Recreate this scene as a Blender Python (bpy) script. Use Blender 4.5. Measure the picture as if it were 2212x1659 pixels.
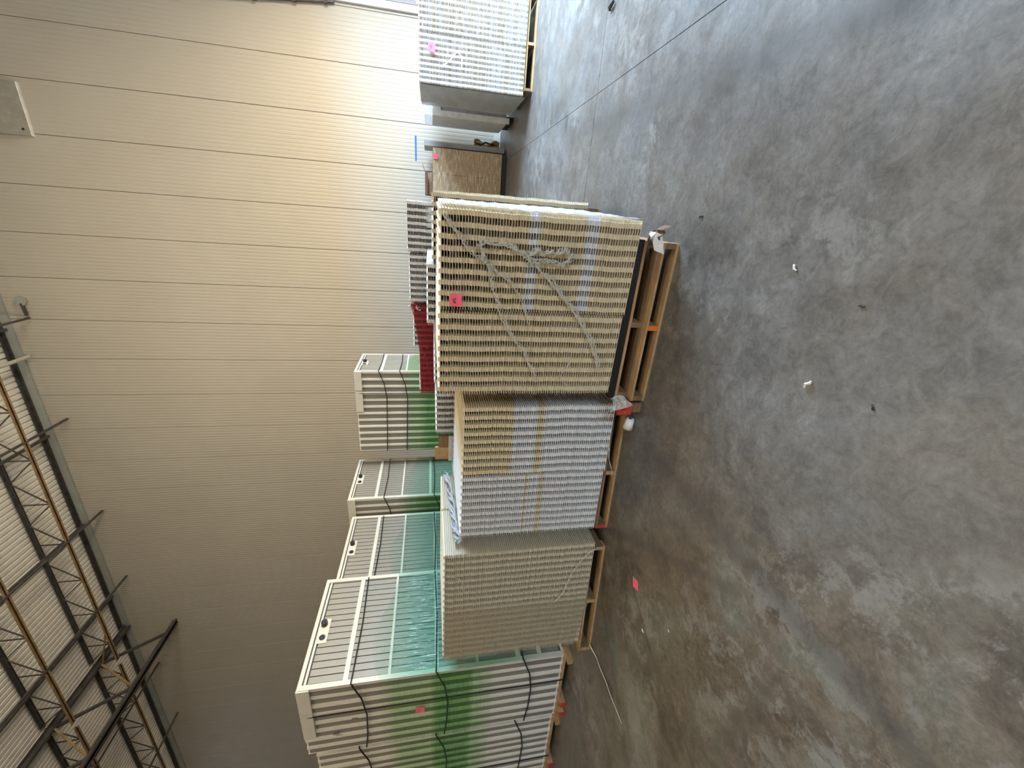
import bpy, math, random
from mathutils import Vector, Matrix
random.seed(11)
S = bpy.context.scene
for o in list(bpy.data.objects): bpy.data.objects.remove(o)
C = S.collection
R = math.radians

# ------------------------------------------------------------------ camera
F_PX, PIT, ROLL, YAW = 879.4, 0.195058, -0.003839, 0.387176
CAM_H = 1.70
fw = Vector((-math.sin(YAW)*math.cos(PIT), math.cos(YAW)*math.cos(PIT), -math.sin(PIT)))
rt = Vector((math.cos(YAW), math.sin(YAW), 0.0)); up = rt.cross(fw)
r2 = math.cos(ROLL)*rt + math.sin(ROLL)*up
u2 = -math.sin(ROLL)*rt + math.cos(ROLL)*up
cd = bpy.data.cameras.new('camera'); cam = bpy.data.objects.new('camera', cd); C.objects.link(cam)
cd.sensor_width = 36.0; cd.sensor_fit = 'HORIZONTAL'; cd.lens = F_PX/2212*36.0
cd.clip_start = 0.02; cd.clip_end = 200
# the phone was held sideways: the picture's right edge points to the floor
rx, ry, rz = -u2, r2, -fw
cam.matrix_world = Matrix(((rx.x, ry.x, rz.x, 0), (rx.y, ry.y, rz.y, 0), (rx.z, ry.z, rz.z, CAM_H), (0, 0, 0, 1)))
S.camera = cam

# ------------------------------------------------------------------ world, lamps, exposure
W = bpy.data.worlds.new('sky'); S.world = W; W.use_nodes = True
SKY, GROUND = 46.0, 27.0          # daylight outside: blue sky above the horizon, sunlit pale yard below it
wn, wl_ = W.node_tree.nodes, W.node_tree.links
tcw = wn.new('ShaderNodeTexCoord'); spw = wn.new('ShaderNodeSeparateXYZ'); wl_.new(tcw.outputs['Generated'], spw.inputs[0])
rw = wn.new('ShaderNodeValToRGB'); rw.color_ramp.elements[0].position = 0.49; rw.color_ramp.elements[1].position = 0.51
rw.color_ramp.elements[0].color = (1.0*GROUND/SKY, 0.82*GROUND/SKY, 0.59*GROUND/SKY, 1); rw.color_ramp.elements[1].color = (0.58, 0.78, 1.0, 1)
mw = wn.new('ShaderNodeMath'); mw.operation = 'MULTIPLY_ADD'; mw.inputs[1].default_value = 0.5; mw.inputs[2].default_value = 0.5
wl_.new(spw.outputs[2], mw.inputs[0]); wl_.new(mw.outputs[0], rw.inputs[0]); wl_.new(rw.outputs[0], wn['Background'].inputs[0])
wn['Background'].inputs[1].default_value = SKY
def lamp(name, kind, loc, energy, color, **kw):
    d = bpy.data.lights.new(name, kind); d.energy = energy; d.color = color
    for k, v in kw.items(): setattr(d, k, v)
    o = bpy.data.objects.new(name, d); C.objects.link(o); o.location = loc
    return o
# daylight enters by the open dock doors in the right wall: portals for the sky
XR = 5.3
DOORS = ((4.8, 9.0, 4.2), (-6.4, -4.2, 2.4))
for (a, b_, z_) in DOORS:
    pl = lamp('door_portal', 'AREA', (XR-0.02, (a+b_)/2, z_/2), 1, (1, 1, 1), shape='RECTANGLE', size=z_, size_y=b_-a)
    pl.rotation_euler = (0, R(90), 0); pl.data.cycles.is_portal = True
# added warm fill lights without fixtures, unseen, to brighten load fronts and deck
WARM = (1.0, 0.87, 0.66)
for (x, y, z, e) in ((1.5, 5.2, 8.2, 190), (-3.5, 5.2, 8.2, 300), (1.0, -3.0, 8.6, 370), (-2.6, -3.0, 8.6, 240)):
    lamp('warm_fill_light', 'POINT', (x, y, z), e, WARM, shadow_soft_size=0.22)
S.view_settings.view_transform = 'Standard'; S.view_settings.look = 'None'
S.view_settings.gamma = 1.0; S.view_settings.use_curve_mapping = False
S.view_settings.exposure = 0.0
try:
    S.cycles.use_denoising = True; S.cycles.use_adaptive_sampling = True; S.cycles.adaptive_threshold = 0.05; S.cycles.max_bounces = 5; S.cycles.diffuse_bounces = 4; S.cycles.glossy_bounces = 2; S.cycles.transparent_max_bounces = 10
    S.cycles.sample_clamp_indirect = 6.0
except Exception: pass

# ------------------------------------------------------------------ materials
MATS = {}
def newmat(name):
    m = bpy.data.materials.new(name); m.use_nodes = True; m.node_tree.nodes.clear(); MATS[name] = m
    return m, m.node_tree.nodes, m.node_tree.links
def pos_coords(n, l, scale=(1, 1, 1), obj=True):
    t = n.new('ShaderNodeTexCoord') if obj else n.new('ShaderNodeNewGeometry')
    mp = n.new('ShaderNodeMapping'); mp.inputs['Scale'].default_value = scale
    l.new(t.outputs['Object' if obj else 'Position'], mp.inputs['Vector']); return mp.outputs[0]
def noise(n, l, vec, scale, detail=4, rough=0.6, dist=0.0):
    t = n.new('ShaderNodeTexNoise'); t.inputs['Scale'].default_value = scale; t.inputs['Detail'].default_value = detail
    t.inputs['Roughness'].default_value = rough; t.inputs['Distortion'].default_value = dist
    l.new(vec, t.inputs['Vector']); return t.outputs['Fac']
def ramp(n, l, fac, stops):
    t = n.new('ShaderNodeValToRGB'); e = t.color_ramp.elements
    while len(e) < len(stops): e.new(0.5)
    for i, (p, c) in enumerate(stops):
        e[i].position = p; e[i].color = (c, c, c, 1) if isinstance(c, (int, float)) else (*c, 1)
    l.new(fac, t.inputs[0]); return t.outputs[0]
def mix(n, l, fac, a, b, mode='MIX'):
    t = n.new('ShaderNodeMix'); t.data_type = 'RGBA'; t.blend_type = mode
    for sock, v in ((t.inputs[0], fac), (t.inputs[6], a), (t.inputs[7], b)):
        if isinstance(v, (int, float)): sock.default_value = v
        elif isinstance(v, tuple): sock.default_value = (*v, 1)
        else: l.new(v, sock)
    return t.outputs[2]
def math_(n, l, op, a, b=None, clamp=False):
    t = n.new('ShaderNodeMath'); t.operation = op; t.use_clamp = clamp
    for i, v in enumerate((a, b)):
        if v is None: continue
        if isinstance(v, (int, float)): t.inputs[i].default_value = v
        else: l.new(v, t.inputs[i])
    return t.outputs[0]
def finish(n, l, col, rough=0.5, metal=0.0, bump=None, bstr=0.2, spec=0.4, bdist=0.01):
    b = n.new('ShaderNodeBsdfPrincipled'); o = n.new('ShaderNodeOutputMaterial')
    if isinstance(col, tuple): b.inputs['Base Color'].default_value = (*col, 1)
    else: l.new(col, b.inputs['Base Color'])
    if isinstance(rough, (int, float)): b.inputs['Roughness'].default_value = rough
    else: l.new(rough, b.inputs['Roughness'])
    b.inputs['Metallic'].default_value = metal; b.inputs['Specular IOR Level'].default_value = spec
    if bump is not None:
        bp = n.new('ShaderNodeBump'); bp.inputs['Strength'].default_value = bstr; bp.inputs['Distance'].default_value = bdist
        l.new(bump, bp.inputs['Height']); l.new(bp.outputs[0], b.inputs['Normal'])
    l.new(b.outputs[0], o.inputs[0]); return b
def simple(name, col, rough=0.5, metal=0.0, var=0.12, scale=8, spec=0.4, stretch=(1, 1, 1), bstr=0.08, world=False):
    m, n, l = newmat(name)
    v = pos_coords(n, l, stretch, not world); f = noise(n, l, v, scale, 2, 0.65)
    lo = tuple(c*(1-var) for c in col); hi = tuple(min(1, c*(1+var)) for c in col)
    finish(n, l, ramp(n, l, f, [(0.3, lo), (0.7, hi)]), rough, metal, f if bstr > 0.1 else None, bstr, spec)
    return m
simple('wall_paint', (0.46, 0.43, 0.37), 0.55, 0.0, 0.03, 0.6, 0.5, world=True, bstr=0.0)
simple('vent_paint', (0.27, 0.255, 0.22), 0.5)
simple('wall_seam', (0.30, 0.27, 0.23), 0.8)
simple('deck_white', (0.90, 0.88, 0.82), 0.35, 0.1, 0.05, 3)
simple('flashing', (0.36, 0.39, 0.37), 0.45, 0.3, 0.1, 3)
simple('steel_dark', (0.085, 0.08, 0.078), 0.5, 0.2, 0.3, 6)
simple('steel_brown_lit', (0.33, 0.22, 0.115), 0.55, 0.1, 0.3, 5)  # lit tone of the joist steel: light on lower chords painted brown
simple('pipe_white', (0.85, 0.83, 0.78), 0.4)
simple('cream', (0.74, 0.63, 0.43), 0.42, 0.0, 0.05, 3, spec=0.5, bstr=0.0)
simple('cream_light', (0.62, 0.55, 0.415), 0.42, 0.0, 0.05, 3, spec=0.5, bstr=0.0)
simple('white_plastic', (0.77, 0.765, 0.775), 0.38, 0.0, 0.04, 3, spec=0.5, bstr=0.0)
simple('black_plastic', (0.018, 0.018, 0.02), 0.45)
simple('strap_black', (0.012, 0.012, 0.012), 0.4)
simple('panel_frame', (0.84, 0.81, 0.73), 0.35, 0.0, 0.05, 5, spec=0.5)
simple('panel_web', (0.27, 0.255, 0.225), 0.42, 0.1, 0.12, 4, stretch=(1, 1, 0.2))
simple('panel_rail', (0.68, 0.65, 0.57), 0.4, 0.0, 0.04, 4)
simple('panel_slat', (0.31, 0.295, 0.25), 0.45, 0.1, 0.08, 3, stretch=(1, 1, 0.1))
simple('panel_back', (0.10, 0.10, 0.10), 0.7)
simple('cardboard', (0.40, 0.26, 0.145), 0.85, 0.0, 0.15, 9)
simple('cardboard_dark', (0.13, 0.08, 0.05), 0.9, 0.0, 0.2, 9)
simple('paper_white', (0.82, 0.80, 0.77), 0.8)
simple('grey_crate', (0.33, 0.33, 0.33), 0.5, 0.0, 0.15, 4)
simple('grey_light', (0.62, 0.62, 0.60), 0.5)
simple('paint_orange', (0.80, 0.20, 0.03), 0.7)
simple('paint_red', (0.55, 0.05, 0.04), 0.7)
simple('tape_blue', (0.02, 0.16, 0.62), 0.6)
simple('note_pink', (0.95, 0.16, 0.25), 0.75, 0, 0.03)
simple('ink', (0.30, 0.02, 0.06), 0.8)
simple('smudge', (0.27, 0.25, 0.23), 0.7)
simple('debris_dark', (0.04, 0.035, 0.03), 0.9)
simple('debris_light', (0.75, 0.72, 0.66), 0.8)
def woodmat(name, a, b, rough=0.75):
    m, n, l = newmat(name)
    v = pos_coords(n, l, (1.5, 14, 14)); f = noise(n, l, v, 3.0, 6, 0.65, 0.6)
    v2 = pos_coords(n, l, (1, 1, 1)); g = noise(n, l, v2, 4.0, 3)
    c = ramp(n, l, f, [(0.3, a), (0.7, b)])
    c = mix(n, l, math_(n, l, 'MULTIPLY', ramp(n, l, g, [(0.4, 0.0), (0.75, 1.0)]), 0.5), c, (0.12, 0.075, 0.04), 'MIX')
    finish(n, l, c, rough, 0, f, 0.25, 0.25)
woodmat('wood_pale', (0.44, 0.27, 0.12), (0.62, 0.40, 0.19))
woodmat('wood_dark', (0.19, 0.115, 0.06), (0.33, 0.21, 0.11))
woodmat('wood_skid', (0.46, 0.27, 0.13), (0.60, 0.38, 0.20))

def filmmat(name, tint, body, lo, hi, stretch=(1, 1, 30), scale=3.0, rough=0.18, p0=0.42, p1=0.72, fade=0.0, spec=0.8, bstr=0.7):
    """stretch film: clear tinted sheet with white crinkle streaks; fade = ragged thinning towards its upper and lower edge"""
    m, n, l = newmat(name)
    v = pos_coords(n, l, stretch); f = noise(n, l, v, scale, 6, 0.7, 0.4)
    fac = ramp(n, l, f, [(p0, lo), (p1, hi)])
    tr = n.new('ShaderNodeBsdfTransparent'); tr.inputs[0].default_value = (*tint, 1)
    if fade:
        tc = n.new('ShaderNodeTexCoord'); sp = n.new('ShaderNodeSeparateXYZ'); l.new(tc.outputs['Generated'], sp.inputs[0])
        wob = math_(n, l, 'MULTIPLY', math_(n, l, 'SUBTRACT', f, 0.5), fade*0.9)
        z = math_(n, l, 'ADD', sp.outputs[2], wob)
        e = math_(n, l, 'MULTIPLY', math_(n, l, 'MINIMUM', z, math_(n, l, 'SUBTRACT', 1.0, z)), 1.0/fade, True)
        fac = math_(n, l, 'MULTIPLY', fac, e); l.new(mix(n, l, e, (0.97, 0.98, 0.97), tint), tr.inputs[0])
    pb = n.new('ShaderNodeBsdfPrincipled'); pb.inputs['Base Color'].default_value = (*body, 1)
    pb.inputs['Roughness'].default_value = rough; pb.inputs['Specular IOR Level'].default_value = spec
    bp = n.new('ShaderNodeBump'); bp.inputs['Strength'].default_value = bstr; bp.inputs['Distance'].default_value = 0.02
    l.new(f, bp.inputs['Height']); l.new(bp.outputs[0], pb.inputs['Normal'])
    ms = n.new('ShaderNodeMixShader'); o = n.new('ShaderNodeOutputMaterial')
    l.new(fac, ms.inputs[0]); l.new(tr.outputs[0], ms.inputs[1]); l.new(pb.outputs[0], ms.inputs[2]); l.new(ms.outputs[0], o.inputs[0])
    return m
filmmat('film_clear', (0.985, 0.985, 0.98), (0.90, 0.86, 0.76), 0.0, 0.30, (3, 3, 28), 2.2, p0=0.48, p1=0.74)
filmmat('film_side', (0.95, 0.95, 0.97), (0.86, 0.87, 0.92), 0.30, 0.85, (1, 3, 14), 2.2, 0.15)
filmmat('film_hazy', (0.95, 0.93, 0.88), (0.55, 0.49, 0.38), 0.30, 0.42, (1.5, 1.5, 7), 1.6, 0.5, bstr=0.08)
filmmat('film_carton', (0.97, 0.95, 0.9), (0.80, 0.66, 0.48), 0.08, 0.85, (2.5, 2.5, 26), 2.0, 0.12, 0.42, 0.62)
filmmat('film_grey', (0.80, 0.80, 0.80), (0.50, 0.50, 0.50), 0.72, 0.92, (1, 1, 3), 1.5, 0.4)
filmmat('film_green', (0.80, 0.93, 0.76), (0.38, 0.58, 0.36), 0.03, 0.22, (2, 2, 26), 2.4, fade=0.12)
filmmat('film_green_deep', (0.71, 0.86, 0.69), (0.16, 0.36, 0.22), 0.04, 0.26, (2, 2, 26), 2.4, fade=0.12)
filmmat('film_teal', (0.56, 0.80, 0.69), (0.50, 0.72, 0.66), 0.03, 0.32, (2, 26, 2.4), 1.6, 0.12, fade=0.30)
filmmat('film_red', (0.80, 0.22, 0.24), (0.36, 0.03, 0.05), 0.22, 0.55, (2, 2, 20), 2.2, 0.3)
filmmat('film_rope', (0.98, 0.97, 0.95), (1.0, 0.98, 0.92), 0.30, 0.90, (6, 6, 6), 6, 0.30, spec=0.9)
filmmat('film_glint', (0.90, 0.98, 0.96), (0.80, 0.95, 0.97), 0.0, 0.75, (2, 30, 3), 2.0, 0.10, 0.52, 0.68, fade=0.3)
filmmat('film_bright', (0.95, 0.97, 1.0), (0.85, 0.90, 0.97), 0.35, 0.9, (2, 20, 20), 3, 0.12)

# floor: worn concrete
m, n, l = newmat('concrete')
v = pos_coords(n, l, (1, 1, 1), False)
big = noise(n, l, v, 0.55, 5, 0.6, 0.4); mid = noise(n, l, v, 2.3, 7, 0.68, 0.5); fine = noise(n, l, v, 34, 4, 0.75)
blot = noise(n, l, v, 9.0, 6, 0.75, 0.9)
base = ramp(n, l, big, [(0.28, (0.090, 0.094, 0.103)), (0.42, (0.138, 0.136, 0.134)), (0.56, (0.132, 0.120, 0.108)), (0.72, (0.168, 0.170, 0.176))])
sx = n.new('ShaderNodeSeparateXYZ'); l.new(v, sx.inputs[0])
west = math_(n, l, 'MULTIPLY', math_(n, l, 'SUBTRACT', math_(n, l, 'ADD', math_(n, l, 'MULTIPLY', math_(n, l, 'SUBTRACT', big, 0.5), 5.0), -0.9), sx.outputs[0]), 0.7, True)
base = mix(n, l, math_(n, l, 'MULTIPLY', west, 0.75), base, ramp(n, l, mid, [(0.35, (0.115, 0.085, 0.060)), (0.5, (0.165, 0.132, 0.095)), (0.62, (0.140, 0.142, 0.115))]))
base = mix(n, l, 0.85, base, ramp(n, l, mid, [(0.28, 0.60), (0.5, 1.0), (0.72, 1.35)]), 'MULTIPLY')
base = mix(n, l, 0.9, base, ramp(n, l, blot, [(0.32, 0.66), (0.5, 1.0), (0.68, 1.34)]), 'MULTIPLY')
base = mix(n, l, 0.6, base, ramp(n, l, fine, [(0.32, 0.68), (0.68, 1.32)]), 'MULTIPLY')
zone = ramp(n, l, noise(n, l, v, 0.8, 3, 0.5, 0.6), [(0.50, 0.0), (0.60, 1.0)])
grit = ramp(n, l, noise(n, l, v, 5.0, 6, 0.78, 0.3), [(0.50, 0.0), (0.57, 1.0)])
pf = math_(n, l, 'MULTIPLY', math_(n, l, 'MULTIPLY', grit, zone), 0.45)
base = mix(n, l, pf, base, (0.31, 0.31, 0.30))
oil = ramp(n, l, noise(n, l, v, 1.3, 4, 0.5, 1.2), [(0.58, 0.0), (0.72, 1.0)])
base = mix(n, l, math_(n, l, 'MULTIPLY', oil, 0.30), base, (0.10, 0.085, 0.068))
sep = n.new('ShaderNodeSeparateXYZ'); l.new(v, sep.inputs[0])
def seg_mark(base, ax, ay, bx, by, w, strength, col, soft=2.5):
    dx, dy = bx-ax, by-ay; L = math.hypot(dx, dy); dx /= L; dy /= L
    X = math_(n, l, 'SUBTRACT', sep.outputs[0], ax); Y = math_(n, l, 'SUBTRACT', sep.outputs[1], ay)
    t = math_(n, l, 'ADD', math_(n, l, 'MULTIPLY', X, dx), math_(n, l, 'MULTIPLY', Y, dy))
    s = math_(n, l, 'ADD', math_(n, l, 'MULTIPLY', X, -dy), math_(n, l, 'MULTIPLY', Y, dx))
    wob = math_(n, l, 'MULTIPLY', math_(n, l, 'SUBTRACT', mid, 0.5), w*1.6)
    s = math_(n, l, 'ABSOLUTE', math_(n, l, 'ADD', s, wob))
    a = math_(n, l, 'SUBTRACT', 1.0, math_(n, l, 'DIVIDE', math_(n, l, 'SUBTRACT', s, w*0.4, True), w*soft*0.5), True)
    over = math_(n, l, 'ADD', math_(n, l, 'MULTIPLY', t, -1.0, True), math_(n, l, 'SUBTRACT', t, L, True), True)
    a = math_(n, l, 'MULTIPLY', a, math_(n, l, 'SUBTRACT', 1.0, math_(n, l, 'MULTIPLY', over, 4.0), True))
    a = math_(n, l, 'MULTIPLY', a, math_(n, l, 'MULTIPLY', ramp(n, l, fine, [(0.25, 0.55), (0.6, 1.0)]), strength))
    return mix(n, l, a, base, col)
DK = (0.085, 0.082, 0.080)
for args in ((0.86, 1.6, 1.0, 5.4, 0.075, 0.55, DK), (-1.62, 2.4, -1.69, 0.2, 0.055, 0.6, DK), (-2.76, 2.97, -1.9, 1.5, 0.035, 0.55, DK),
             (-2.62, 2.72, -3.07, 1.99, 0.018, 0.6, DK), (-3.07, 1.99, -3.3, 1.2, 0.02, 0.55, DK), (-2.12, 1.08, -2.85, 1.19, 0.05, 0.6, (0.10, 0.10, 0.075)),
             (-0.3, 2.35, -1.15, 1.95, 0.03, 0.45, DK), (-3.3, 2.4, -4.2, 1.3, 0.02, 0.5, DK), (-3.6, 2.7, -4.6, 1.6, 0.025, 0.45, DK),
             (-3.7, 1.95, -4.5, 1.5, 0.22, 0.35, (0.33, 0.33, 0.30))):
    base = seg_mark(base, *args)
rr = ramp(n, l, mid, [(0.3, 0.30), (0.7, 0.50)])
finish(n, l, base, rr, 0, fine, 0.12, 0.6, 0.004)
simple('joint_dark', (0.03, 0.03, 0.03), 0.9)

# ------------------------------------------------------------------ mesh tools
class MB:
    def __init__(s): s.v = []; s.f = []
    def box(s, x0, x1, y0, y1, z0, z1):
        b = len(s.v)
        s.v += [(x, y, z) for z in (z0, z1) for y in (y0, y1) for x in (x0, x1)]
        s.f += [tuple(b+i for i in q) for q in ((0, 2, 3, 1), (4, 5, 7, 6), (0, 1, 5, 4), (2, 6, 7, 3), (0, 4, 6, 2), (1, 3, 7, 5))]
        return s
    def hexa(s, pts):
        b = len(s.v); s.v += [tuple(p) for p in pts]
        s.f += [tuple(b+i for i in q) for q in ((0, 2, 3, 1), (4, 5, 7, 6), (0, 1, 5, 4), (2, 6, 7, 3), (0, 4, 6, 2), (1, 3, 7, 5))]
        return s
    def bar(s, a, b, w, h=None, ref=(0, 0, 1)):
        a = Vector(a); b = Vector(b); d = (b-a).normalized(); h = h or w
        u = d.cross(Vector(ref))
        if u.length < 1e-4: u = d.cross(Vector((1, 0, 0)))
        u.normalize(); t = u.cross(d)
        return s.hexa([a-u*w/2-t*h/2, a+u*w/2-t*h/2, a-u*w/2+t*h/2, a+u*w/2+t*h/2, b-u*w/2-t*h/2, b+u*w/2-t*h/2, b-u*w/2+t*h/2, b+u*w/2+t*h/2])
    def quad(s, *p):
        b = len(s.v); s.v += [tuple(q) for q in p]; s.f.append(tuple(range(b, b+len(p)))); return s
    def grid(s, fn, nu, nv):
        b = len(s.v)
        for j in range(nv+1):
            for i in range(nu+1): s.v.append(tuple(fn(i/nu, j/nv)))
        for j in range(nv):
            for i in range(nu):
                a = b+j*(nu+1)+i; s.f.append((a, a+1, a+nu+2, a+nu+1))
        return s
    def tube(s, pts, r, k=6):
        pts = [Vector(p) for p in pts]; b = len(s.v); n_ = len(pts)
        for i, p in enumerate(pts):
            d = (pts[min(i+1, n_-1)]-pts[max(i-1, 0)]).normalized()
            u = d.cross(Vector((0.3, 0.2, 1)));
            u = u.normalized() if u.length > 1e-5 else Vector((1, 0, 0)); t = u.cross(d)
            rad = r(i/(n_-1)) if callable(r) else r
            for q in range(k):
                a = 2*math.pi*q/k; s.v.append(tuple(p+u*math.cos(a)*rad+t*math.sin(a)*rad))
        for i in range(n_-1):
            for q in range(k):
                s.f.append((b+i*k+q, b+i*k+(q+1) % k, b+(i+1)*k+(q+1) % k, b+(i+1)*k+q))
        s.f.append(tuple(b+q for q in range(k))[::-1]); s.f.append(tuple(b+(n_-1)*k+q for q in range(k)))
        return s
    def disc(s, c, axis, r, h, k=18):
        c = Vector(c); return s.tube([c, c+Vector(axis)*h], r, k)
    def mesh(s, name, mat, smooth=False):
        me = bpy.data.meshes.new(name); me.from_pydata(s.v, [], s.f); me.update()
        me.materials.append(MATS[mat])
        if smooth:
            for p in me.polygons: p.use_smooth = True
        return me
    def build(s, name, mat, parent=None, loc=(0, 0, 0), smooth=False):
        return place(name, s.mesh(name, mat, smooth), parent, loc)
def place(name, me, parent=None, loc=(0, 0, 0), rz=0.0):
    o = bpy.data.objects.new(name, me); C.objects.link(o); o.location = loc
    if rz: o.rotation_euler = (0, 0, rz)
    if parent: o.parent = parent
    return o
def tag(o, label, cat, group=None):
    o['label'] = label; o['category'] = cat
    if group: o['group'] = group
    return o
def thing(name, label, cat, loc=(0, 0, 0), rz=0.0, group=None):
    o = bpy.data.objects.new(name, None); C.objects.link(o); o.location = loc; o.rotation_euler = (0, 0, rz); o.empty_display_size = 0.2
    return tag(o, label, cat, group)
def struct(o): o['kind'] = 'structure'; return o

# ------------------------------------------------------------------ the hall
D = 11.6; PW = 1.0; XL = -25.0; YF = -9.0; HZ = 11.85
X0S = 0.25919*D            # first panel seam seen at the right
# floor slabs split by saw cut joints
fl = struct(MB().box(XL, XR+2, YF, D+0.2, -0.30, -0.02).build('floor', 'joint_dark'))
xs = [XL, -16.2, -7.5, 1.285, XR+2]; ys = [YF, -3.2, 4.82, D+0.1]
for i in range(len(xs)-1):
    for j in range(len(ys)-1):
        MB().box(xs[i]+0.003, xs[i+1]-0.003, ys[j]+0.004, ys[j+1]-0.004, -0.02, 0.0).build('floor_slab', 'concrete', fl)
# back wall of vertical insulated panels, each with shallow ribs
wb = struct(MB().box(XL, XR+0.3, D+0.055, D+0.2, 0.0, HZ+0.2).build('wall_back', 'wall_seam'))
pm = MB(); prof = []
NR = 12
prof.append((0.002, 0.02))
prof.append((0.006, 0.0))
for k in range(NR):
    a = 0.006+(PW-0.012)*k/NR; w = (PW-0.012)/NR
    prof += [(a+w*0.55, 0.0), (a+w*0.68, 0.0035), (a+w*0.87, 0.0035), (a+w, 0.0)]
prof.append((PW-0.002, 0.02))
for i in range(len(prof)-1):
    (xa, ya), (xb, yb) = prof[i], prof[i+1]
    pm.quad((xa, ya, 0), (xb, yb, 0), (xb, yb, HZ), (xa, ya, HZ))
pm.quad((0.004, 0.06, HZ), (PW-0.004, 0.06, HZ), (PW-0.004, 0.035, HZ), (0.004, 0.035, HZ))
pmesh = pm.mesh('wall_panel', 'wall_paint')
x = X0S-28*PW
while x < XR+0.2:
    place('wall_panel', pmesh, wb, (x, D, 0)); x += PW
# concrete kerb at the wall foot
struct(MB().box(XL, 4.05, D-0.035, D+0.03, 0.0, 0.16).build('baseboard_back', 'grey_light'))
# side and rear walls; the right wall has the open dock door
(a1, b1, z1), (a0, b0, z0) = DOORS
wr = struct(MB().box(XR, XR+0.2, YF, a0, 0, HZ).box(XR, XR+0.2, a0, b0, z0, HZ).box(XR, XR+0.2, b0, a1, 0, HZ).box(XR, XR+0.2, a1, b1, z1, HZ).box(XR, XR+0.2, b1, D+0.2, 0, HZ).build('wall_right', 'wall_paint'))
struct(MB().box(XL-0.2, XL, YF, D+0.2, 0, HZ).build('wall_left', 'wall_paint'))
struct(MB().box(XL, XR+0.2, YF-0.2, YF, 0, HZ).build('wall_front', 'wall_paint'))
# roof deck: trapezoidal steel sheets, ribs running towards the wall
ce = struct(MB().box(XL, XR+0.2, YF, D+0.2, HZ+0.12, HZ+0.22).build('ceiling', 'flashing'))
DP = 0.1524; dm = MB()
for k in range(6):
    a = k*DP; q = [(a, 0.075), (a+0.030, 0.075), (a+0.045, 0.0), (a+0.137, 0.0), (a+DP, 0.075)]
    for i in range(4):
        (xa, za), (xb, zb) = q[i], q[i+1]
        dm.quad((xa, YF, za), (xa, D-0.02, za), (xb, D-0.02, zb), (xb, YF, zb))
dmesh = dm.mesh('deck_sheet', 'deck_white')
x = XL
while x < XR:
    place('deck_sheet', dmesh, ce, (x, 0, HZ+0.01)); x += 6*DP
# grey closure strip along the wall head, steel angle under the deck
struct(MB().box(XL, XR, D-0.05, D-0.003, HZ-0.27, HZ-0.03).build('trim_1', 'flashing'))
struct(MB().box(XL, XR, D-0.13, D-0.05, HZ-0.03, HZ+0.0).box(XL, XR, D-0.06, D-0.05, HZ-0.10, HZ-0.03).build('trim_2', 'steel_dark'))

# bar joists parallel to the wall
def joist(y, label, xa, xb):
    t = thing('roof_joist', label, 'joist', ((xa+xb)/2, y, 11.12), 0, 'steel bar joists under the roof deck')
    h = 0.70; off = (xa+xb)/2
    for s in (-1, 1):
        MB().box(xa-off, xb-off, s*0.012, s*0.075, h-0.012, h).box(xa-off, xb-off, s*0.012, s*0.02, h-0.065, h).build('top_chord', 'steel_dark', t)
        MB().box(xa-off, xb-off, s*0.012, s*0.065, 0, 0.012).box(xa-off, xb-off, s*0.012, s*0.02, 0, 0.055).build('bottom_chord', 'steel_brown_lit', t)
    x = xa+0.7; step = 1.28
    while x < xb-0.5:
        for dx in (-step/2, 0, step/2):
            MB().bar((x-off, 0, 0.02), (x-off+dx, 0, h-0.03), 0.024).build('web', 'steel_dark', t)
        x += step
    return t
GX = -13.35
joist(10.30, 'open web roof joist nearest the panelled wall, conduit side of the girder', GX+0.1, XR-0.1)
joist(8.60, 'second open web roof joist from the wall, conduit side of the girder', GX+0.1, XR-0.1)
joist(10.30, 'open web roof joist nearest the wall, beyond the deep girder', XL+0.1, GX-0.1)
joist(8.60, 'second open web roof joist from the wall, beyond the deep girder', XL+0.1, GX-0.1)
joist(6.90, 'third open web roof joist from the wall, at the picture corner', GX+0.1, XR-0.1)
# deep girder running to the wall
g = thing('roof_girder', 'deep dark steel roof girder with heavy diagonals, running to the wall', 'girder', (GX, 5.0, 10.2))
for s in (-1, 1):
    MB().box(s*0.02, s*0.12, -9, D-5-0.02, 1.48, 1.50).box(s*0.02, s*0.04, -9, D-5-0.02, 1.36, 1.50).build('top_chord', 'steel_dark', g)
    MB().box(s*0.02, s*0.11, -9, D-5-0.02, 0.0, 0.02).box(s*0.02, s*0.04, -9, D-5-0.02, 0.0, 0.13).build('bottom_chord', 'steel_dark', g)
for jy in (10.3, 8.6, 6.9, 5.2):
    MB().bar((0, jy-5, 1.40), (0, jy-5+0.85, 0.07), 0.07).build('diagonal', 'steel_dark', g)
    MB().bar((0, jy-5, 1.40), (0, jy-5-0.85, 0.07), 0.05).build('diagonal', 'steel_brown_lit', g)
MB().bar((-0.02, D-5-0.85, 0.05), (-0.9, D-5-0.03, 0.55), 0.05).build('knee_brace', 'steel_dark', g)
MB().bar((0.0, 10.3-5, 1.35), (1.3, 10.3-5, 0.95), 0.03).build('knee_brace', 'steel_brown_lit', g)
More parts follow.
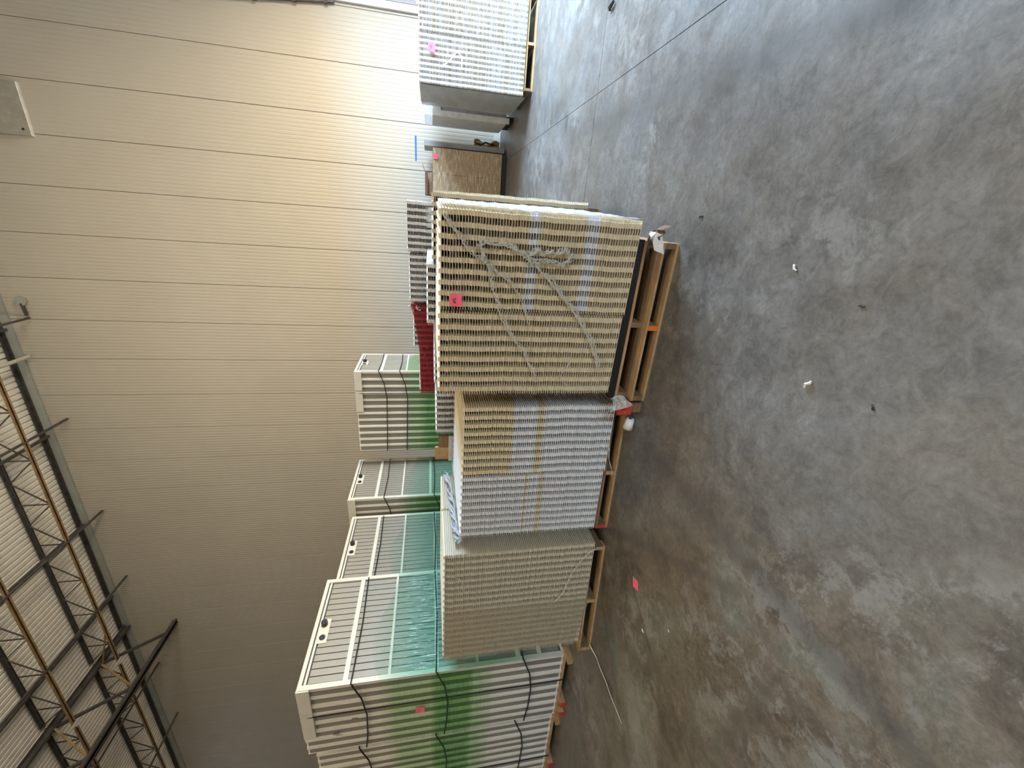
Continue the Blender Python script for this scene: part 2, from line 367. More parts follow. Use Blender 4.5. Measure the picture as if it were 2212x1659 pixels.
# bridging rows between the joists
for i, (xb_, z_, nm) in enumerate(((-2.95, 11.14, 'lower'), (-3.25, 11.70, 'upper'), (-5.65, 11.14, 'lower'), (-6.15, 11.70, 'upper'), (-8.64, 11.12, 'lower'), (-9.1, 11.70, 'upper'), (-11.16, 11.12, 'lower'), (-11.95, 11.70, 'upper'), (-15.2, 11.12, 'lower'), (-15.8, 11.70, 'upper'), (-18.0, 11.12, 'lower'))):
    place_ = ['lower bridging bar beside the round wall fitting', 'upper bridging bar between wall fitting and white conduit pipe', 'first lower bridging bar past the white conduit pipe', 'first upper bridging bar past the white conduit pipe',
              'second lower bridging bar past the white conduit pipe', 'second upper bridging bar past the white conduit pipe', 'lower bridging bar nearest the deep girder, conduit side', 'upper bridging bar nearest the deep girder, conduit side',
              'first lower bridging bar beyond the deep girder', 'upper bridging bar beyond the deep girder', 'second lower bridging bar beyond the deep girder'][i]
    o = MB().bar((xb_, 2.0, z_), (xb_, D-0.06, z_), 0.045 if nm == 'lower' else 0.06).build('bridging_bar', 'steel_dark')
    tag(o, place_, 'bridging bar', 'bridging bars between the roof joists')
tag(MB().tube([(-3.92, 2.0, 11.44), (-3.92, D-0.06, 11.44)], 0.045, 10).build('conduit_pipe', 'pipe_white', smooth=True), 'white conduit pipe under the roof deck running to the wall', 'pipe')
# small round fitting on a stalk near the wall head
t = thing('wall_fitting', 'small round grey fitting high on the wall by the roof', 'fitting', (-2.55, D-0.02, 11.2))
MB().disc((0, 0, 0), (0, -1, 0), 0.11, 0.05).build('disc', 'flashing', t); MB().bar((-0.05, -0.03, 0), (-0.35, -0.03, -0.02), 0.05).build('bracket', 'steel_dark', t)
# hopper vent high on the wall, hinged at its lower edge
t = thing('hopper_vent', 'beige hopper vent panel leaning out of the wall near the roof', 'vent', (1.43, D, 9.92))
b = 0.42
MB().hexa([(-0.48, -0.03, 0), (0.48, -0.03, 0), (-0.48, 0.0, 0), (0.48, 0.0, 0), (-0.48, -b-0.03, 1.3), (0.48, -b-0.03, 1.3), (-0.48, -b, 1.3), (0.48, -b, 1.3)]).build('flap', 'vent_paint', t)
MB().hexa([(-0.47, -0.02, 0.02), (-0.45, -0.02, 0.02), (-0.47, 0, 0.02), (-0.45, 0, 0.02), (-0.47, -b, 1.29), (-0.45, -b, 1.29), (-0.47, 0, 1.29), (-0.45, 0, 1.29)]).build('side_cheek', 'wall_seam', t)
MB().hexa([(0.45, -0.02, 0.02), (0.47, -0.02, 0.02), (0.45, 0, 0.02), (0.47, 0, 0.02), (0.45, -b, 1.29), (0.47, -b, 1.29), (0.45, 0, 1.29), (0.47, 0, 1.29)]).build('side_cheek', 'wall_seam', t)
MB().box(-0.48, 0.48, -0.045, 0.0, -0.03, 0.0).build('light_leak_strip', 'pipe_white', t)  # white strip standing in for light leaking along the vent's lower edge
MB().disc((-0.36, -0.05, 0.10), (0, -1, 0), 0.022, 0.02).build('latch', 'black_plastic', t)
# service door in the back wall at the right edge, with its track
dr = struct(MB().box(4.28, 5.25, D-0.04, D-0.005, 0, 3.75).build('door_1', 'panel_rail'))
MB().box(4.20, 4.28, D-0.10, D-0.003, 0, 3.8).build('door_track', 'grey_crate', dr)
MB().box(4.07, 4.20, D-0.08, D-0.003, 0, 3.7).build('door_jamb', 'white_plastic', dr)
for z in (1.0, 1.9, 2.8, 3.5): MB().box(4.22, 4.26, D-0.115, D-0.10, z, z+0.09).build('hinge', 'pipe_white', dr)
t = thing('cable_run', 'dark cable run climbing the wall above the door track', 'cable', (4.08, D-0.02, 3.7))
MB().bar((0, -0.04, 0), (-0.30, -0.04, 3.1), 0.13, 0.06, (0, 1, 0)).build('cable', 'steel_dark', t)
for s in (0.05, 0.25, 0.5, 0.95): MB().box(-0.30*s-0.09, -0.30*s+0.05, -0.09, -0.02, 3.1*s-0.03, 3.1*s+0.04).build('clip', 'cardboard_dark', t)
# blue tape strip on the wall
tag(MB().box(1.21, 1.75, D-0.004, D-0.001, 2.035, 2.075).build('blue_tape', 'tape_blue'), 'short strip of blue tape stuck level on the wall', 'tape')

# ------------------------------------------------------------------ pallets
def pallet(label, loc, w, d, h, rz=0.0, mats=('wood_pale', 'wood_dark', 'wood_pale'), ends=(None, None, None), nb=6):
    t = thing('wooden_pallet', label, 'pallet', loc, rz, None)
    th = 0.018; bw = 0.095
    for k in range(nb):
        y = (d-bw)*k/(nb-1); MB().box(-w/2, w/2, y, y+bw, h-th, h).build('deck_board', mats[0 if k == 0 else 1], t)  # front board takes the first tone, boards behind the second
    for k in range(3):
        y = (d-bw)*k/2; MB().box(-w/2, w/2, y, y+bw, 0, th).build('bottom_board', mats[2 if k == 0 else 1], t)
    for k, x in enumerate((-w/2, -0.02, w/2-0.04)):
        s = MB().box(x, x+0.04, 0.004, d-0.004, th, h-th).build('stringer', mats[1], t)
        if ends[k]: MB().box(x+0.001, x+0.039, -0.002, 0.006, th+0.002, h-th-0.002).build('painted_end', ends[k], s)
    return t

# ------------------------------------------------------------------ ribbed plastic trays
PITCH = 0.0187
_tm = {}
def tray_mesh(w, d, mat, period=0.0765):
    k = (w, d, mat)
    if k in _tm: return _tm[k]
    m = MB().box(-w/2, w/2, 0, d, 0, 0.0034)
    nr = max(2, round(w/period)); p = w/nr
    for i in range(nr):
        c = -w/2+p*(i+0.5); a, b_ = p*0.24, p*0.195; e = 0.0045
        m.hexa([(c-a, e, 0.0034), (c+a, e, 0.0034), (c-a, d-e, 0.0034), (c+a, d-e, 0.0034), (c-b_, e+0.003, PITCH-0.0008), (c+b_, e+0.003, PITCH-0.0008), (c-b_, d-e-0.003, PITCH-0.0008), (c+b_, d-e-0.003, PITCH-0.0008)])
    _tm[k] = m.mesh('tray', mat); return _tm[k]
def tray_stack(label, loc, rz, cols, jit=0.003, name='tray_stack'):
    """cols: (x centre, y front, z base, width, depth, count, material picker)"""
    t = thing(name, label, 'tray stack', loc, rz)
    for (cx, y0, z0, w, d, cnt, pick) in cols:
        drift = 0.0
        for i in range(cnt):
            drift = drift*0.9+random.uniform(-jit, jit)*0.6
            place('tray', tray_mesh(w, d, pick(i)), t, (cx+drift, y0+random.uniform(-jit, jit), z0+i*PITCH), random.uniform(-0.002, 0.002))
    return t
def film_grid(parent, mat, fn, nu=20, nv=20, name='stretch_film', amp=0.004, axis=(0, -1, 0)):
    a = Vector(axis)
    def f(u, v):
        p = Vector(fn(u, v)); return p+a*(amp*(1+math.sin(37*u+9*v)*0.5+math.sin(61*v-13*u+1)*0.5))
    return MB().grid(f, nu, nv).build(name, mat, parent, smooth=True)

# ---- main load: two columns of cream trays on two stacked pallets, turned a little
MR = R(-3.2)   # back swings to the right
mp = pallet('lower of the two stacked pallets under the nearest cream tray load', (-0.675, 2.755, 0.0), 1.22, 1.02, 0.118, R(-2.0), ('wood_pale', 'wood_dark', 'wood_pale'), (None, 'paint_orange', None))
pallet('upper of the two stacked pallets under the nearest cream tray load', (-0.665, 2.80, 0.118), 1.21, 1.02, 0.118, R(-2.2), ('wood_skid', 'wood_dark', 'wood_dark'))
tag(MB().box(-0.62, 0.60, -0.02, 1.2, 0.0, 0.052).build('slip_sheet', 'black_plastic', None, (-0.655, 2.83, 0.236)), 'black slip sheet between upper pallet and nearest cream trays', 'slip sheet').rotation_euler = (0, 0, R(-2.4))
Zm = 0.288
def pick_main_r(i):
    z = Zm+i*PITCH
    return 'white_plastic' if (0.98 < z < 1.06 or 0.57 < z < 0.68) else 'cream'
mload = tray_stack('nearest cream tray load with two white bands and stretch film tails', (-0.60, 2.80, 0.0), MR,
    [(0.335, 0.0, Zm, 0.655, 1.36, 73, pick_main_r), (-0.325, 0.012, Zm+0.003, 0.645, 1.36, 73, lambda i: 'cream')])
film_grid(mload, 'film_clear', lambda u, v: (-0.65+1.30*u, -0.004, 0.32+1.30*v), 30, 30)
film_grid(mload, 'film_side', lambda u, v: (0.665, 0.01+1.34*u, 0.30+1.34*v), 24, 24, axis=(1, 0, 0), amp=0.008)

def rope(parent, pts, r, nstr=5, spread=1.0, name='film_tail', mat='film_rope', seed=1):
    rnd = random.Random(seed)
    # smooth the control points
    P = [Vector(p) for p in pts]; out = []
    for i in range(len(P)-1):
        p0, p1, p2, p3 = P[max(i-1, 0)], P[i], P[i+1], P[min(i+2, len(P)-1)]
        for k in range(7):
            s = k/7; out.append(0.5*((2*p1)+(-p0+p2)*s+(2*p0-5*p1+4*p2-p3)*s*s+(-p0+3*p1-3*p2+p3)*s**3))
    out.append(P[-1]); m = MB()
    for q in range(nstr):
        ph = rnd.uniform(0, 6.28); fr = rnd.uniform(1.5, 4); off = r*spread
        path = [p+Vector((math.cos(ph+fr*i*0.35)*off, -abs(math.sin(ph*1.3+fr*i*0.27))*off*0.6, math.sin(ph+fr*i*0.35)*off)) for i, p in enumerate(out)]
        m.tube(path, lambda s, rr=rnd.uniform(0.35, 0.75): r*rr*0.75*(1-0.4*s), 6)
    return m.build(name, mat, parent, smooth=True)
# the twisted film tails on the front (x, z in the load's own frame)
def fp(x, z, y=-0.02): return (x, y, z)
rope(mload, [fp(0.62, 1.62), fp(0.50, 1.52), fp(0.40, 1.44), fp(0.33, 1.33), fp(0.22, 1.30), fp(0.05, 1.24), fp(-0.12, 1.16), fp(-0.30, 1.02), fp(-0.52, 0.92)], 0.010, 5, 1.4, seed=3)
rope(mload, [fp(0.33, 1.33), fp(0.45, 1.40, -0.03), fp(0.47, 1.28, -0.035), fp(0.44, 1.15, -0.03), fp(0.36, 1.03, -0.03), fp(0.28, 0.93, -0.025), fp(0.15, 0.80), fp(0.0, 0.66), fp(-0.2, 0.52), fp(-0.42, 0.42)], 0.013, 6, 1.3, seed=4)
rope(mload, [fp(0.40, 1.10, -0.03), fp(0.44, 1.00, -0.035), fp(0.43, 0.90, -0.04), fp(0.45, 0.82, -0.04), fp(0.40, 0.77, -0.04), fp(0.35, 0.83, -0.035), fp(0.37, 0.93, -0.035), fp(0.36, 1.05, -0.03)], 0.012, 6, 1.5, seed=5)
rope(mload, [fp(0.33, 1.33), fp(0.24, 1.20), fp(0.16, 1.12), fp(0.05, 1.06), fp(-0.1, 1.0)], 0.007, 4, 1.5, seed=6)
rope(mload, [fp(-0.35, 0.66), fp(-0.48, 0.72), fp(-0.56, 0.66)], 0.005, 4, 1.5, seed=7)

def note(label, loc, w, h, mat='note_pink', strokes=(), rz=0, flat=False, tilt=0.0):
    t = thing('sticky_note', label, 'note', loc, rz, None)
    if flat:
        MB().box(-w/2, w/2, -h/2, h/2, 0.001, 0.003).build('paper', mat, t)
    else:
        MB().grid(lambda u, v: (-w/2+w*u, -0.004-0.010*(1-v)**2, -h/2+h*v), 3, 6).build('paper', mat, t).rotation_euler = (0, tilt, 0)
        for (a, b, c, d_) in strokes:
            MB().bar((a*w, -0.017, b*h), (c*w, -0.013, d_*h), 0.005, 0.001, (0, 1, 0)).build('handwriting', 'ink', t)
    return t
note('pink sticky note with handwriting on the nearest cream tray load', (-0.515, 2.757, 1.54), 0.084, 0.082, strokes=((0.12, 0.22, 0.12, -0.02), (0.12, 0.20, 0.0, 0.22), (-0.06, 0.20, -0.06, 0.02), (-0.06, 0.20, -0.15, 0.16), (-0.15, 0.16, -0.22, -0.02)))

# ---- second load: white and cream trays
pallet('pallet with red painted ends under the white tray load', (-2.12, 2.985, 0.0), 1.26, 1.05, 0.12, R(2.0), ('wood_dark', 'wood_dark', 'wood_pale'), ('paint_red', 'wood_skid', 'paint_red'))
Z2 = 0.125
def p2r(i):
    z = Z2+i*PITCH
    return 'cream' if z > 1.02 or 0.76 < z < 0.81 else 'white_plastic'
def p2l(i):
    z = Z2+i*PITCH
    return 'cream' if (0.70 < z < 0.74 or 0.84 < z < 0.86) else 'white_plastic'
l2 = tray_stack('white tray load with a cream upper corner, beside the nearest cream load', (-2.09, 2.98, 0.0), R(1.0),
    [(0.34, 0.0, Z2, 0.68, 1.2, 71, p2r), (-0.345, 0.02, Z2, 0.67, 1.2, 71, p2l)])
film_grid(l2, 'film_clear', lambda u, v: (-0.66+0.62*u, -0.004, 0.35+1.08*v), 20, 20)
rope(l2, [(-0.70, 0.02, 1.46), (-0.70, 0.30, 1.49), (-0.70, 0.7, 1.50), (-0.70, 1.15, 1.54)], 0.030, 7, 0.9, 'film_roll', 'film_bright', 8)
rope(l2, [(0.30, -0.02, 0.14), (0.10, -0.03, 0.10), (-0.05, -0.02, 0.05)], 0.006, 3, 1.2, seed=9)

# ---- third load: long side trays
pallet('low pallet under the long cream tray load', (-3.63, 2.87, 0.0), 1.36, 1.2, 0.135, R(4.5), ('wood_pale', 'wood_dark', 'wood_pale'), ('wood_skid', 'wood_skid', 'wood_skid'))
l3 = tray_stack('long beige tray load in hazy film, between white load and panel bundle', (-3.525, 2.86, 0.0), R(1.0),
    [(0.0, 0.0, 0.142, 1.37, 0.65, 78, lambda i: 'cream_light'), (0.0, 0.67, 0.142, 1.37, 0.62, 78, lambda i: 'cream_light')])
film_grid(l3, 'film_hazy', lambda u, v: (-0.69+0.66*u, -0.006, 0.20+1.40*v-0.10*u*(1-v)), 20, 24)
film_grid(l3, 'film_clear', lambda u, v: (-0.05+0.70*u, -0.006, 0.16+1.42*v), 20, 24)
rope(l3, [(-0.02, -0.02, 0.5), (0.1, -0.03, 0.42), (0.3, -0.02, 0.36), (0.55, -0.03, 0.25), (0.64, -0.02, 0.12)], 0.006, 4, 1.5, seed=10)
rope(l3, [(0.45, -0.01, 1.55), (0.40, -0.02, 1.45), (0.25, -0.02, 1.40)], 0.004, 3, 1.4, seed=12)

# ---- loads standing behind the front row
Zr = 0.14
pallet('pallet under the load right behind the nearest cream trays', (-0.45, 4.32, 0.0), 1.25, 1.1, 0.13, R(-2))
tray_stack('cream and white tray load directly behind the nearest cream load', (-0.43, 4.30, 0.0), R(-2.0),
    [(0.33, 0.0, Zr, 0.65, 1.2, 83, lambda i: 'cream_light'), (-0.33, 0.0, Zr, 0.65, 1.2, 86, lambda i: 'white_plastic')])
pallet('pallet under the white tray load seen in the gap', (-1.80, 4.40, 0.0), 1.22, 1.1, 0.13, 0)
tray_stack('white tray load seen in the gap between the front loads', (-1.80, 4.38, 0.0), 0,
    [(0.32, 0.0, Zr, 0.62, 1.1, 82, lambda i: 'white_plastic'), (-0.32, 0.0, Zr, 0.62, 1.1, 81, lambda i: 'white_plastic')])
pallet('pallet under the tall white tray load', (-0.48, 5.72, 0.0), 1.25, 1.1, 0.13, 0)
lw = tray_stack('tallest white tray load behind the nearest cream load', (-0.48, 5.72, 0.0), 0,
    [(0.325, 0.0, Zr, 0.64, 1.1, 100, lambda i: 'white_plastic'), (-0.325, 0.0, Zr, 0.64, 1.1, 99, lambda i: 'white_plastic')])
film_grid(lw, 'film_clear', lambda u, v: (-0.6+0.7*u, -0.006, 1.2+0.72*v), 14, 14)
pallet('pallet under the red wrapped tray load', (-1.82, 5.80, 0.0), 1.25, 1.1, 0.13, 0)
lr = tray_stack('white tray load wrapped in red film', (-1.82, 5.80, 0.0), 0,
    [(0.33, 0.0, Zr, 0.64, 1.1, 97, lambda i: 'white_plastic'), (-0.33, 0.0, Zr, 0.64, 1.1, 93, lambda i: 'white_plastic')])
film_grid(lr, 'film_red', lambda u, v: (-0.68+1.35*u, -0.012, 0.5+(1.36+0.0*u+0.10*max(0, (u-0.45)/0.55)**1.5+0.02*u)*v), 24, 24)
film_grid(lr, 'film_red', lambda u, v: (0.67, -0.01+1.0*u, 0.5+1.47*v), 10, 24, axis=(1, 0, 0))
rope(lr, [(0.62, 0.0, 1.98), (0.64, 0.02, 1.92), (0.60, -0.02, 1.86)], 0.03, 5, 0.8, seed=14)
# timber standing behind the white load
t = thing('timber_frame', 'brown timber planks standing behind the white tray load', 'timber', (-2.62, 4.38, 0.0), R(3))
MB().box(-0.16, 0.0, 0.0, 0.04, 0, 1.66).build('plank', 'wood_skid', t); MB().box(0.01, 0.15, 0.0, 0.04, 0, 1.62).build('plank', 'wood_dark', t)
MB().box(-0.17, 0.16, -0.03, 0.0, 1.42, 1.50).build('batten', 'grey_light', t)

# ---- far load by the door
pallet('far pallet under the bright tray load by the door', (2.72, 8.12, 0.0), 1.30, 1.3, 0.14, 0, ends=(None, 'wood_pale', None))
lf = tray_stack('brightly lit white tray load standing by the door at the wall', (2.66, 8.10, 0.0), 0,
    [(0.34, 0.0, 0.16, 0.67, 1.36, 92, lambda i: 'cream_light' if random.random() < 0.45 else 'white_plastic'), (-0.34, 0.0, 0.16, 0.67, 1.36, 92, lambda i: 'cream_light' if random.random() < 0.5 else 'white_plastic')], 0.002)
film_grid(lf, 'film_grey', lambda u, v: (-0.69, 0.0+1.36*u, 0.12+1.74*v+0.0*u), 10, 16, axis=(-1, 0, 0), amp=0.006)
film_grid(lf, 'film_clear', lambda u, v: (-0.66+1.34*u, -0.006, 0.2+1.66*v), 16, 16)
rope(lf, [(-0.45, -0.02, 1.52), (-0.30, -0.04, 1.36), (-0.22, -0.03, 1.28), (-0.27, -0.02, 1.20), (-0.45, -0.01, 1.20)], 0.010, 4, 1.2, seed=15)
note('pink sticky note on the bright tray load by the door', (2.46, 8.075, 1.68), 0.12, 0.115, strokes=((0.1, 0.15, 0.1, -0.1), (0.1, 0.1, -0.05, 0.15), (-0.05, 0.15, -0.12, 0.0)), tilt=R(8))
# grey crate against the wall behind it
t = thing('grey_crate', 'grey crate with pale frame against the wall, behind the far load', 'crate', (2.30, 9.75, 0.0))
MB().box(-0.42, 0.42, 0.0, 1.0, 0.16, 1.62).build('body', 'grey_crate', t)
MB().box(-0.44, -0.34, -0.03, 0.02, 0.10, 1.66).build('frame_post', 'grey_light', t); MB().box(0.34, 0.44, -0.03, 0.02, 0.10, 1.66).build('frame_post', 'grey_light', t)
MB().box(-0.338, 0.338, -0.028, -0.002, 1.50, 1.655).build('frame_rail', 'grey_light', t); MB().box(-0.44, 0.44, -0.02, 1.02, 1.66, 1.82).build('top_wrap', 'film_bright', t)
for x in (-0.38, 0.30): MB().box(x, x+0.08, 0.05, 0.95, 0, 0.16).build('foot', 'black_plastic', t)
MB().box(-0.445, -0.435, 0.0, 1.0, 0.16, 1.66).build('side_sheet', 'grey_light', t)
# rag and cord hanging on the wall by the crate
t = thing('hanging_rag', 'crumpled brown wrapping hanging beside the grey crate', 'wrapping', (1.68, D-0.28, 0.0))
MB().grid(lambda u, v: (-0.10+0.16*u+0.05*math.sin(9*v), -0.05*math.sin(8*u+5*v), 0.05+0.62*v), 8, 12).build('sheet', 'cardboard', t, smooth=True)
MB().tube([(0.02, -0.03, 0.66), (-0.02, -0.04, 0.5), (0.04, -0.03, 0.4), (0.0, -0.03, 0.2)], 0.02, 6).build('cord', 'debris_dark', t, smooth=True)
# wrapped carton load with open boxes on top
bt = thing('carton_load', 'brown carton load in stretch film with an open box on top', 'carton load', (0.93, 10.32, 0.0))
MB().box(-0.58, 0.44, 0.02, 1.0, 0.0, 0.12).build('base_pallet', 'black_plastic', bt)
for r_ in range(4):
    for c_ in range(2):
        MB().box(-0.57+c_*0.51, -0.07+c_*0.51, 0.0, 1.0, 0.12+r_*0.385, 0.12+r_*0.385+0.38).build('carton', 'cardboard', bt)
film_grid(bt, 'film_carton', lambda u, v: (-0.575+1.02*u, -0.005, 0.13+1.52*v), 14, 18)
film_grid(bt, 'film_side', lambda u, v: (0.45, 0.0+1.0*u, 0.13+1.52*v), 8, 14, axis=(1, 0, 0))
ob = thing('open_carton', 'open brown carton with flaps up, on the wrapped carton load', 'carton', (0.72, 10.40, 1.665))
MB().box(-0.30, 0.18, 0.0, 0.01, 0, 0.16).box(-0.30, 0.18, 0.40, 0.41, 0, 0.16).box(-0.30, -0.29, 0, 0.41, 0, 0.16).box(0.17, 0.18, 0, 0.41, 0, 0.16).box(-0.30, 0.18, 0, 0.41, 0, 0.01).build('body', 'cardboard', ob)
MB().hexa([(0.17, 0, 0.15), (0.18, 0, 0.15), (0.17, 0.41, 0.15), (0.18, 0.41, 0.15), (0.33, 0, 0.22), (0.34, 0, 0.21), (0.33, 0.41, 0.22), (0.34, 0.41, 0.21)]).build('flap', 'cardboard', ob)
MB().hexa([(-0.30, -0.15, 0.10), (0.18, -0.15, 0.10), (-0.30, 0, 0.155), (0.18, 0, 0.155), (-0.30, -0.15, 0.105), (0.18, -0.15, 0.105), (-0.30, 0, 0.16), (0.18, 0, 0.16)]).build('flap', 'cardboard_dark', ob)
note('pink sticky note on the wrapped carton load', (1.20, 10.29, 1.60), 0.10, 0.10, strokes=((0, 0.15, 0, -0.2),))
MB_ = MB().box(1.42, 1.52, 10.5, 11.3, 0.05, 1.84).build('flat_carton', 'grey_crate'); tag(MB_, 'flat grey panel leaning by the carton load at the wall', 'panel')

# ------------------------------------------------------------------ bundles of framed metal panels
PT = 0.148
def panel_meshes(d, h):
    f = MB(); w = MB()
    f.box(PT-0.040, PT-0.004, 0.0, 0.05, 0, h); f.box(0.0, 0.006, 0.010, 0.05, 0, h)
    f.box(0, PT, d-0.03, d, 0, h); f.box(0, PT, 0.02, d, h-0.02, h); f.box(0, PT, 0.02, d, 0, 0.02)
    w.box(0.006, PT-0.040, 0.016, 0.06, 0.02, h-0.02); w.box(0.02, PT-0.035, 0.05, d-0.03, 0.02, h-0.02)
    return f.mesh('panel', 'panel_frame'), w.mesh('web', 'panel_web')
def bundle(label, xr, y0, d, top, n, skid=0.10, face=True, first=0.0, ns=16, straps=(2.60, 1.66, 0.62), gap_after=None, vstrap=0.46, caps=True):
    """panels stand on edge; the slatted face looks to +X"""
    h = top-skid
    t = thing('panel_bundle', label, 'panel bundle', (xr, y0, 0))
    fm, wm = panel_meshes(d, h)
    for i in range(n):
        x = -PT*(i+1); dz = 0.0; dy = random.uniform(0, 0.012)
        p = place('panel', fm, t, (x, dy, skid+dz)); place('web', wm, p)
        if i == 0 and face: add_face(p, d, h, ns)
    # straps round the bundle: along the front and over the face
    Lx = -PT*n-0.004
    for z in straps:
        zz = z
        MB().tube([(0.010, d*0.98, zz), (0.012, d*0.5, zz-0.02), (0.010, 0.0, zz), (0.004, -0.012, zz-0.01), (-0.25, -0.014, zz-0.10), (-0.55, -0.012, zz-0.14), (-0.9, -0.010, zz-0.13), (Lx, -0.008, zz-0.10)], 0.009, 5).build('strap', 'strap_black', t)
    if vstrap: MB().tube([(-vstrap, d, top+0.006), (-vstrap, -0.006, top+0.006), (-vstrap, -0.010, top-0.1), (-vstrap, -0.010, 0.06)], 0.007, 5).build('strap', 'strap_black', t)
    if caps:
        MB().box(-0.40, -0.005, -0.012, 0.02, top-0.13, top+0.004).build('corner_cap', 'panel_rail', t); MB().box(-0.86, -0.415, -0.012, 0.02, top-0.13, top+0.004).build('corner_cap', 'panel_rail', t)
    # timber skid
    MB().box(-PT*n-0.02, 0.03, 0.0, 0.09, skid-0.035, skid).build('skid_beam', 'wood_skid', t); MB().box(-PT*n-0.02, 0.03, d-0.09, d, skid-0.035, skid).build('skid_beam', 'wood_skid', t)
    for k, x in enumerate((-0.06, -PT*n/2-0.3, -PT*n+0.1)):
        b = MB().box(x-0.04, x+0.04, -0.06, d+0.02, 0, skid-0.035).build('skid_foot', 'wood_skid', t)
        if k: MB().box(x-0.038, x+0.038, -0.066, -0.058, 0.002, skid-0.037).build('painted_end', 'paint_red', b)
    return t
def add_face(p, d, h, ns):
    x = PT
    MB().box(x-0.036, x-0.030, 0.05, d-0.03, 0.02, h-0.02).build('backing', 'panel_back', p)
    sw = (d-0.13)/ns; sm = MB().box(x-0.031, x-0.016, 0.0, sw-0.012, 0.05, h-0.10).mesh('slat', 'panel_slat')
    for k in range(ns): place('slat', sm, p, (0, 0.065+k*sw+0.006, 0))
    for (z, w) in ((h-0.50, 0.055), (h-0.98, 0.030), (h-1.52, 0.045), (h-2.0, 0.03), (h-2.5, 0.055), (0.30, 0.05)):
        MB().box(x-0.02, x-0.002, 0.05, d-0.04, z-w/2, z+w/2).build('rail', 'panel_rail', p)
    MB().box(x-0.025, x+0.002, -0.001, 0.055, 0.001, h-0.002).build('stile', 'panel_rail', p); MB().box(x-0.025, x+0.002, d-0.055, d+0.001, 0.001, h-0.002).build('stile', 'panel_rail', p)
    MB().box(x-0.025, x+0.003, 0.0555, d-0.0555, h-0.045, h-0.001).build('rail', 'panel_rail', p); MB().box(x-0.02, x-0.004, 0.06, d-0.06, h-0.085, h-0.06).build('rail', 'panel_rail', p)
    pt = MB().box(x-0.016, x-0.006, d*0.36, d*0.58, h-0.19, h-0.06).build('plate', 'panel_rail', p)
    MB().disc((x-0.006, d*0.53, h-0.12), (1, 0, 0), 0.038, 0.05).build('knob', 'black_plastic', p, smooth=False)
    MB().disc((x-0.006, d*0.41, h-0.13), (1, 0, 0), 0.036, 0.008).build('hole_disc', 'black_plastic', p, smooth=False)  # flat black disc painted for the dark hole in the plate
def green(t, d, n, z0, z1, mat='film_green', fmat='film_teal', face=(0.3, 2.3), off=0.0):
    L = PT*n
    film_grid(t, mat, lambda u, v: (0.004-L*u, -0.016-off, z0+(z1-z0)*v), 30, 16, amp=0.004)
    if fmat: film_grid(t, fmat, lambda u, v: (0.006+off, d*u, face[0]+(face[1]-face[0])*v+0.12*math.sin(5*u)*v), 24, 24, axis=(1, 0, 0), amp=0.004)

p1 = bundle('nearest framed panel bundle in green film, black straps, slatted face', -4.93, 3.20, 1.50, 3.17, 8)
green(p1, 1.5, 8, 0.98, 2.30); green(p1, 1.5, 8, 1.22, 1.72, 'film_green_deep', None, off=0.008)
film_grid(p1, 'film_glint', lambda u, v: (0.018, 0.05+1.4*u, 1.45+0.75*v), 16, 10, axis=(1, 0, 0))  # extra sheet of pale streaks, painting glints over the teal film
p1b = bundle('framed panel bundle showing only ribbed edges, cut off by the frame', -6.22, 3.24, 1.50, 3.10, 10, face=False, vstrap=0.9, caps=False)
green(p1b, 1.5, 10, 0.98, 2.25, fmat=None); green(p1b, 1.5, 10, 1.22, 1.72, 'film_green_deep', None, off=0.008)
p2 = bundle('second framed panel bundle, just behind the nearest bundle', -5.36, 5.05, 1.50, 3.17, 8)
green(p2, 1.5, 8, 0.4, 2.2, 'film_green_deep', face=(0.2, 2.3))
p3 = bundle('third framed panel bundle, between second bundle and farthest one', -5.05, 6.66, 1.38, 3.25, 8, ns=18)
green(p3, 1.38, 8, 0.4, 2.35, 'film_green_deep', face=(0.2, 2.15)); green(p3, 1.38, 8, 0.4, 2.0, 'film_green_deep', None, off=0.008)
p4 = bundle('farthest framed panel bundle, nearest the wall, green film below', -2.90, 7.78, 1.10, 3.17, 12, ns=15, straps=(2.72, 2.32, 1.5))
green(p4, 1.1, 12, 0.4, 2.28, 'film_green', 'film_green', face=(0.4, 2.2)); green(p4, 1.1, 12, 0.4, 1.95, 'film_green_deep', None, off=0.008)
note('pink sticky note on the nearest framed panel bundle', (-5.50, 3.165, 1.85), 0.10, 0.105, strokes=((0.08, 0.05, -0.1, 0.08), (0.08, 0.05, 0.08, -0.05)))
# faint rubbed stamp marks on the panel edges
for (x, z) in ((-0.62, 2.60), (-0.66, 2.56), (-0.86, 2.83), (-0.90, 2.80)):
    MB().box(x-0.012, x+0.012, 0.004, 0.008, z-0.035, z+0.035).build('stamp_mark', 'smudge', p1)

# ------------------------------------------------------------------ scraps on the floor
note('pink sticky note lying on the floor in front of the long tray load', (-2.79, 2.32, 0.0), 0.085, 0.085, flat=True, rz=R(20))
t = thing('film_strip', 'thin white film strip trailing over the floor from the low pallet', 'film strip', (-4.27, 2.85, 0.0))
MB().grid(lambda u, v: (0.03+0.07*u+0.02*math.sin(5*u)+(v-0.5)*0.03*(1-0.6*u), -0.82*u, 0.004+0.012*(1-u)*(0.5+0.5*math.sin(20*u))), 20, 2).build('strip', 'paper_white', t, smooth=True)
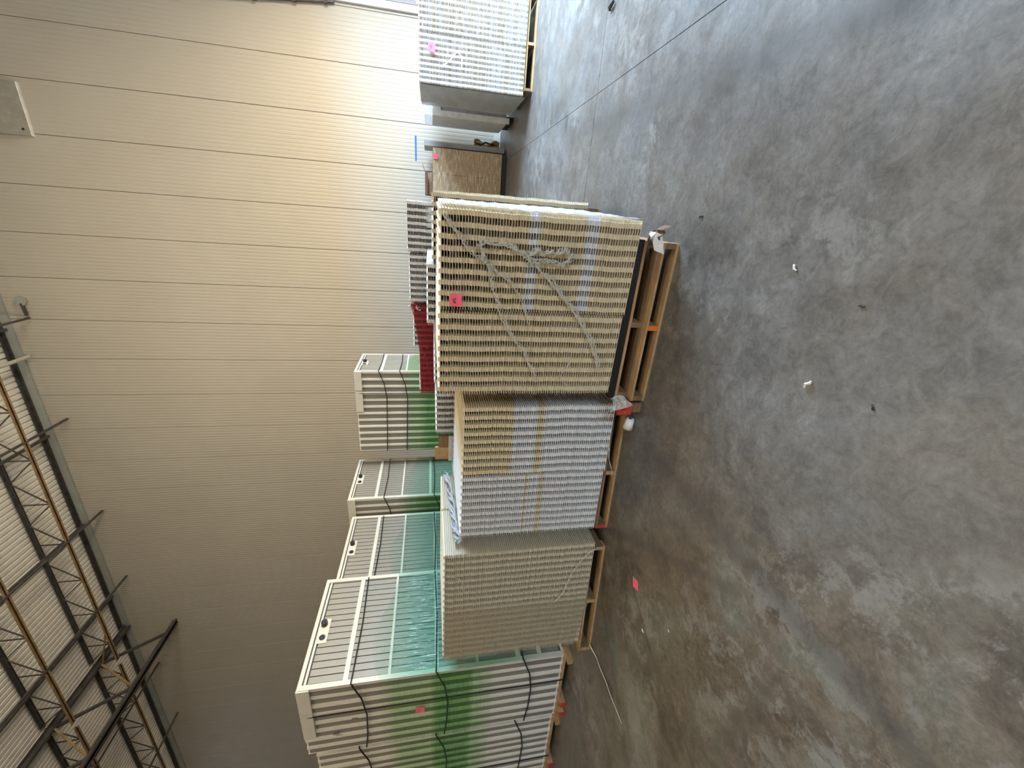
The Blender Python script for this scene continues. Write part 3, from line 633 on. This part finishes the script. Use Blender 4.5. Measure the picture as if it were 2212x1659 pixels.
# crumpled cardboard and paper at the pallet corner
t = thing('crumpled_scraps', 'crumpled cardboard and white paper on the corner of stacked pallets', 'scrap', (-0.045, 2.71, 0.215))
rs = random.Random(5)
MB().grid(lambda u, v: (-0.05+0.10*u+0.015*math.sin(7*v), -0.05+0.06*v+0.025*math.sin(9*u), 0.00+0.05*math.sin(3*u)*v-0.02*u*u), 6, 6).build('cardboard_scrap', 'cardboard_dark', t)
MB().grid(lambda u, v: (0.0+0.09*u, -0.06+0.035*math.sin(6*v+2*u), -0.035+0.05*v-0.04*u*u+0.015*math.sin(11*u)), 6, 6).build('cardboard_scrap', 'cardboard_dark', t)
MB().quad((-0.02, -0.075, 0.045), (0.045, -0.08, 0.04), (0.03, -0.085, -0.01), (-0.09, -0.08, -0.05)).quad((-0.02, -0.075, 0.045), (-0.09, -0.08, -0.05), (-0.07, -0.07, 0.02)).build('paper_scrap', 'paper_white', t)
MB().grid(lambda u, v: (0.0+0.045*u, -0.05+0.02*math.sin(5*u+4*v), 0.030+0.03*v), 4, 4).build('paper_scrap', 'paper_white', t)
# film knot and red sticker between the first two pallets
t = thing('film_knot', 'knot of clear film and a red tag between the two front pallets', 'film', (-1.34, 2.80, 0.0))
MB().grid(lambda u, v: (-0.05+0.14*u, -0.03+0.05*math.sin(7*u+3*v), 0.14+0.14*v+0.03*math.sin(8*u)), 8, 8).build('film', 'film_rope', t, smooth=True)
MB().box(-0.07, 0.02, -0.02, 0.02, 0.09, 0.20).build('red_tag', 'paint_red', t); MB().box(-0.06, 0.02, 0.0, 0.05, 0, 0.09).build('block', 'wood_dark', t)
# paper cup lying by the second pallet
t = thing('paper_cup', 'crushed white paper cup beside the white load pallet', 'cup', (-1.54, 2.86, 0.035))
MB().tube([(0.05, 0, 0), (-0.045, 0.01, 0.005)], lambda s: 0.032+0.012*s, 14).build('cup', 'paper_white', t, smooth=True); MB().disc((0.051, 0, 0.004), (1, 0, 0), 0.012, 0.004).build('hole', 'black_plastic', t)
for i, (x, y, mm, s, lb) in enumerate(((0.11, 2.55, 'debris_dark', 0.016, 'tiny dark chip on the floor beside the scrap corner of stacked pallets'), (-0.11, 1.72, 'debris_light', 0.018, 'pale crumb on the bare floor in front of the stacked pallets'), (-0.60, 1.45, 'debris_light', 0.022, 'largest pale paper crumb on the open floor'), (-3.04, 2.08, 'paper_white', 0.016, 'small white crumb on the floor between pink note and film strip'), (-2.70, 1.82, 'debris_light', 0.010, 'tiny pale speck nearer the camera than the floor note'), (-0.58, 1.16, 'debris_dark', 0.012, 'tiny dark crumb on open floor beside the largest pale crumb'), (-0.22, 1.35, 'debris_dark', 0.012, 'tiny dark flake on open floor beside the small pale crumb'), (1.96, 4.68, 'debris_dark', 0.05, 'thin dark sliver on the floor beside the crossing joints'))):
    rs = random.Random(i); k = MB().tube([(-s, 0, s*0.3), (-s*0.2, s*0.3, s*0.5), (s*0.6, -s*0.1, s*0.4), (s, s*0.2, s*0.2)], lambda q: s*0.35*(1.1-abs(q-0.5)), 5)
    o = k.build('floor_crumb', mm, None, (x, y, 0.0)); o['kind'] = 'thing'; o.rotation_euler = (0, 0, rs.uniform(0, 6)); tag(o, lb, 'crumb', 'crumbs on the floor')
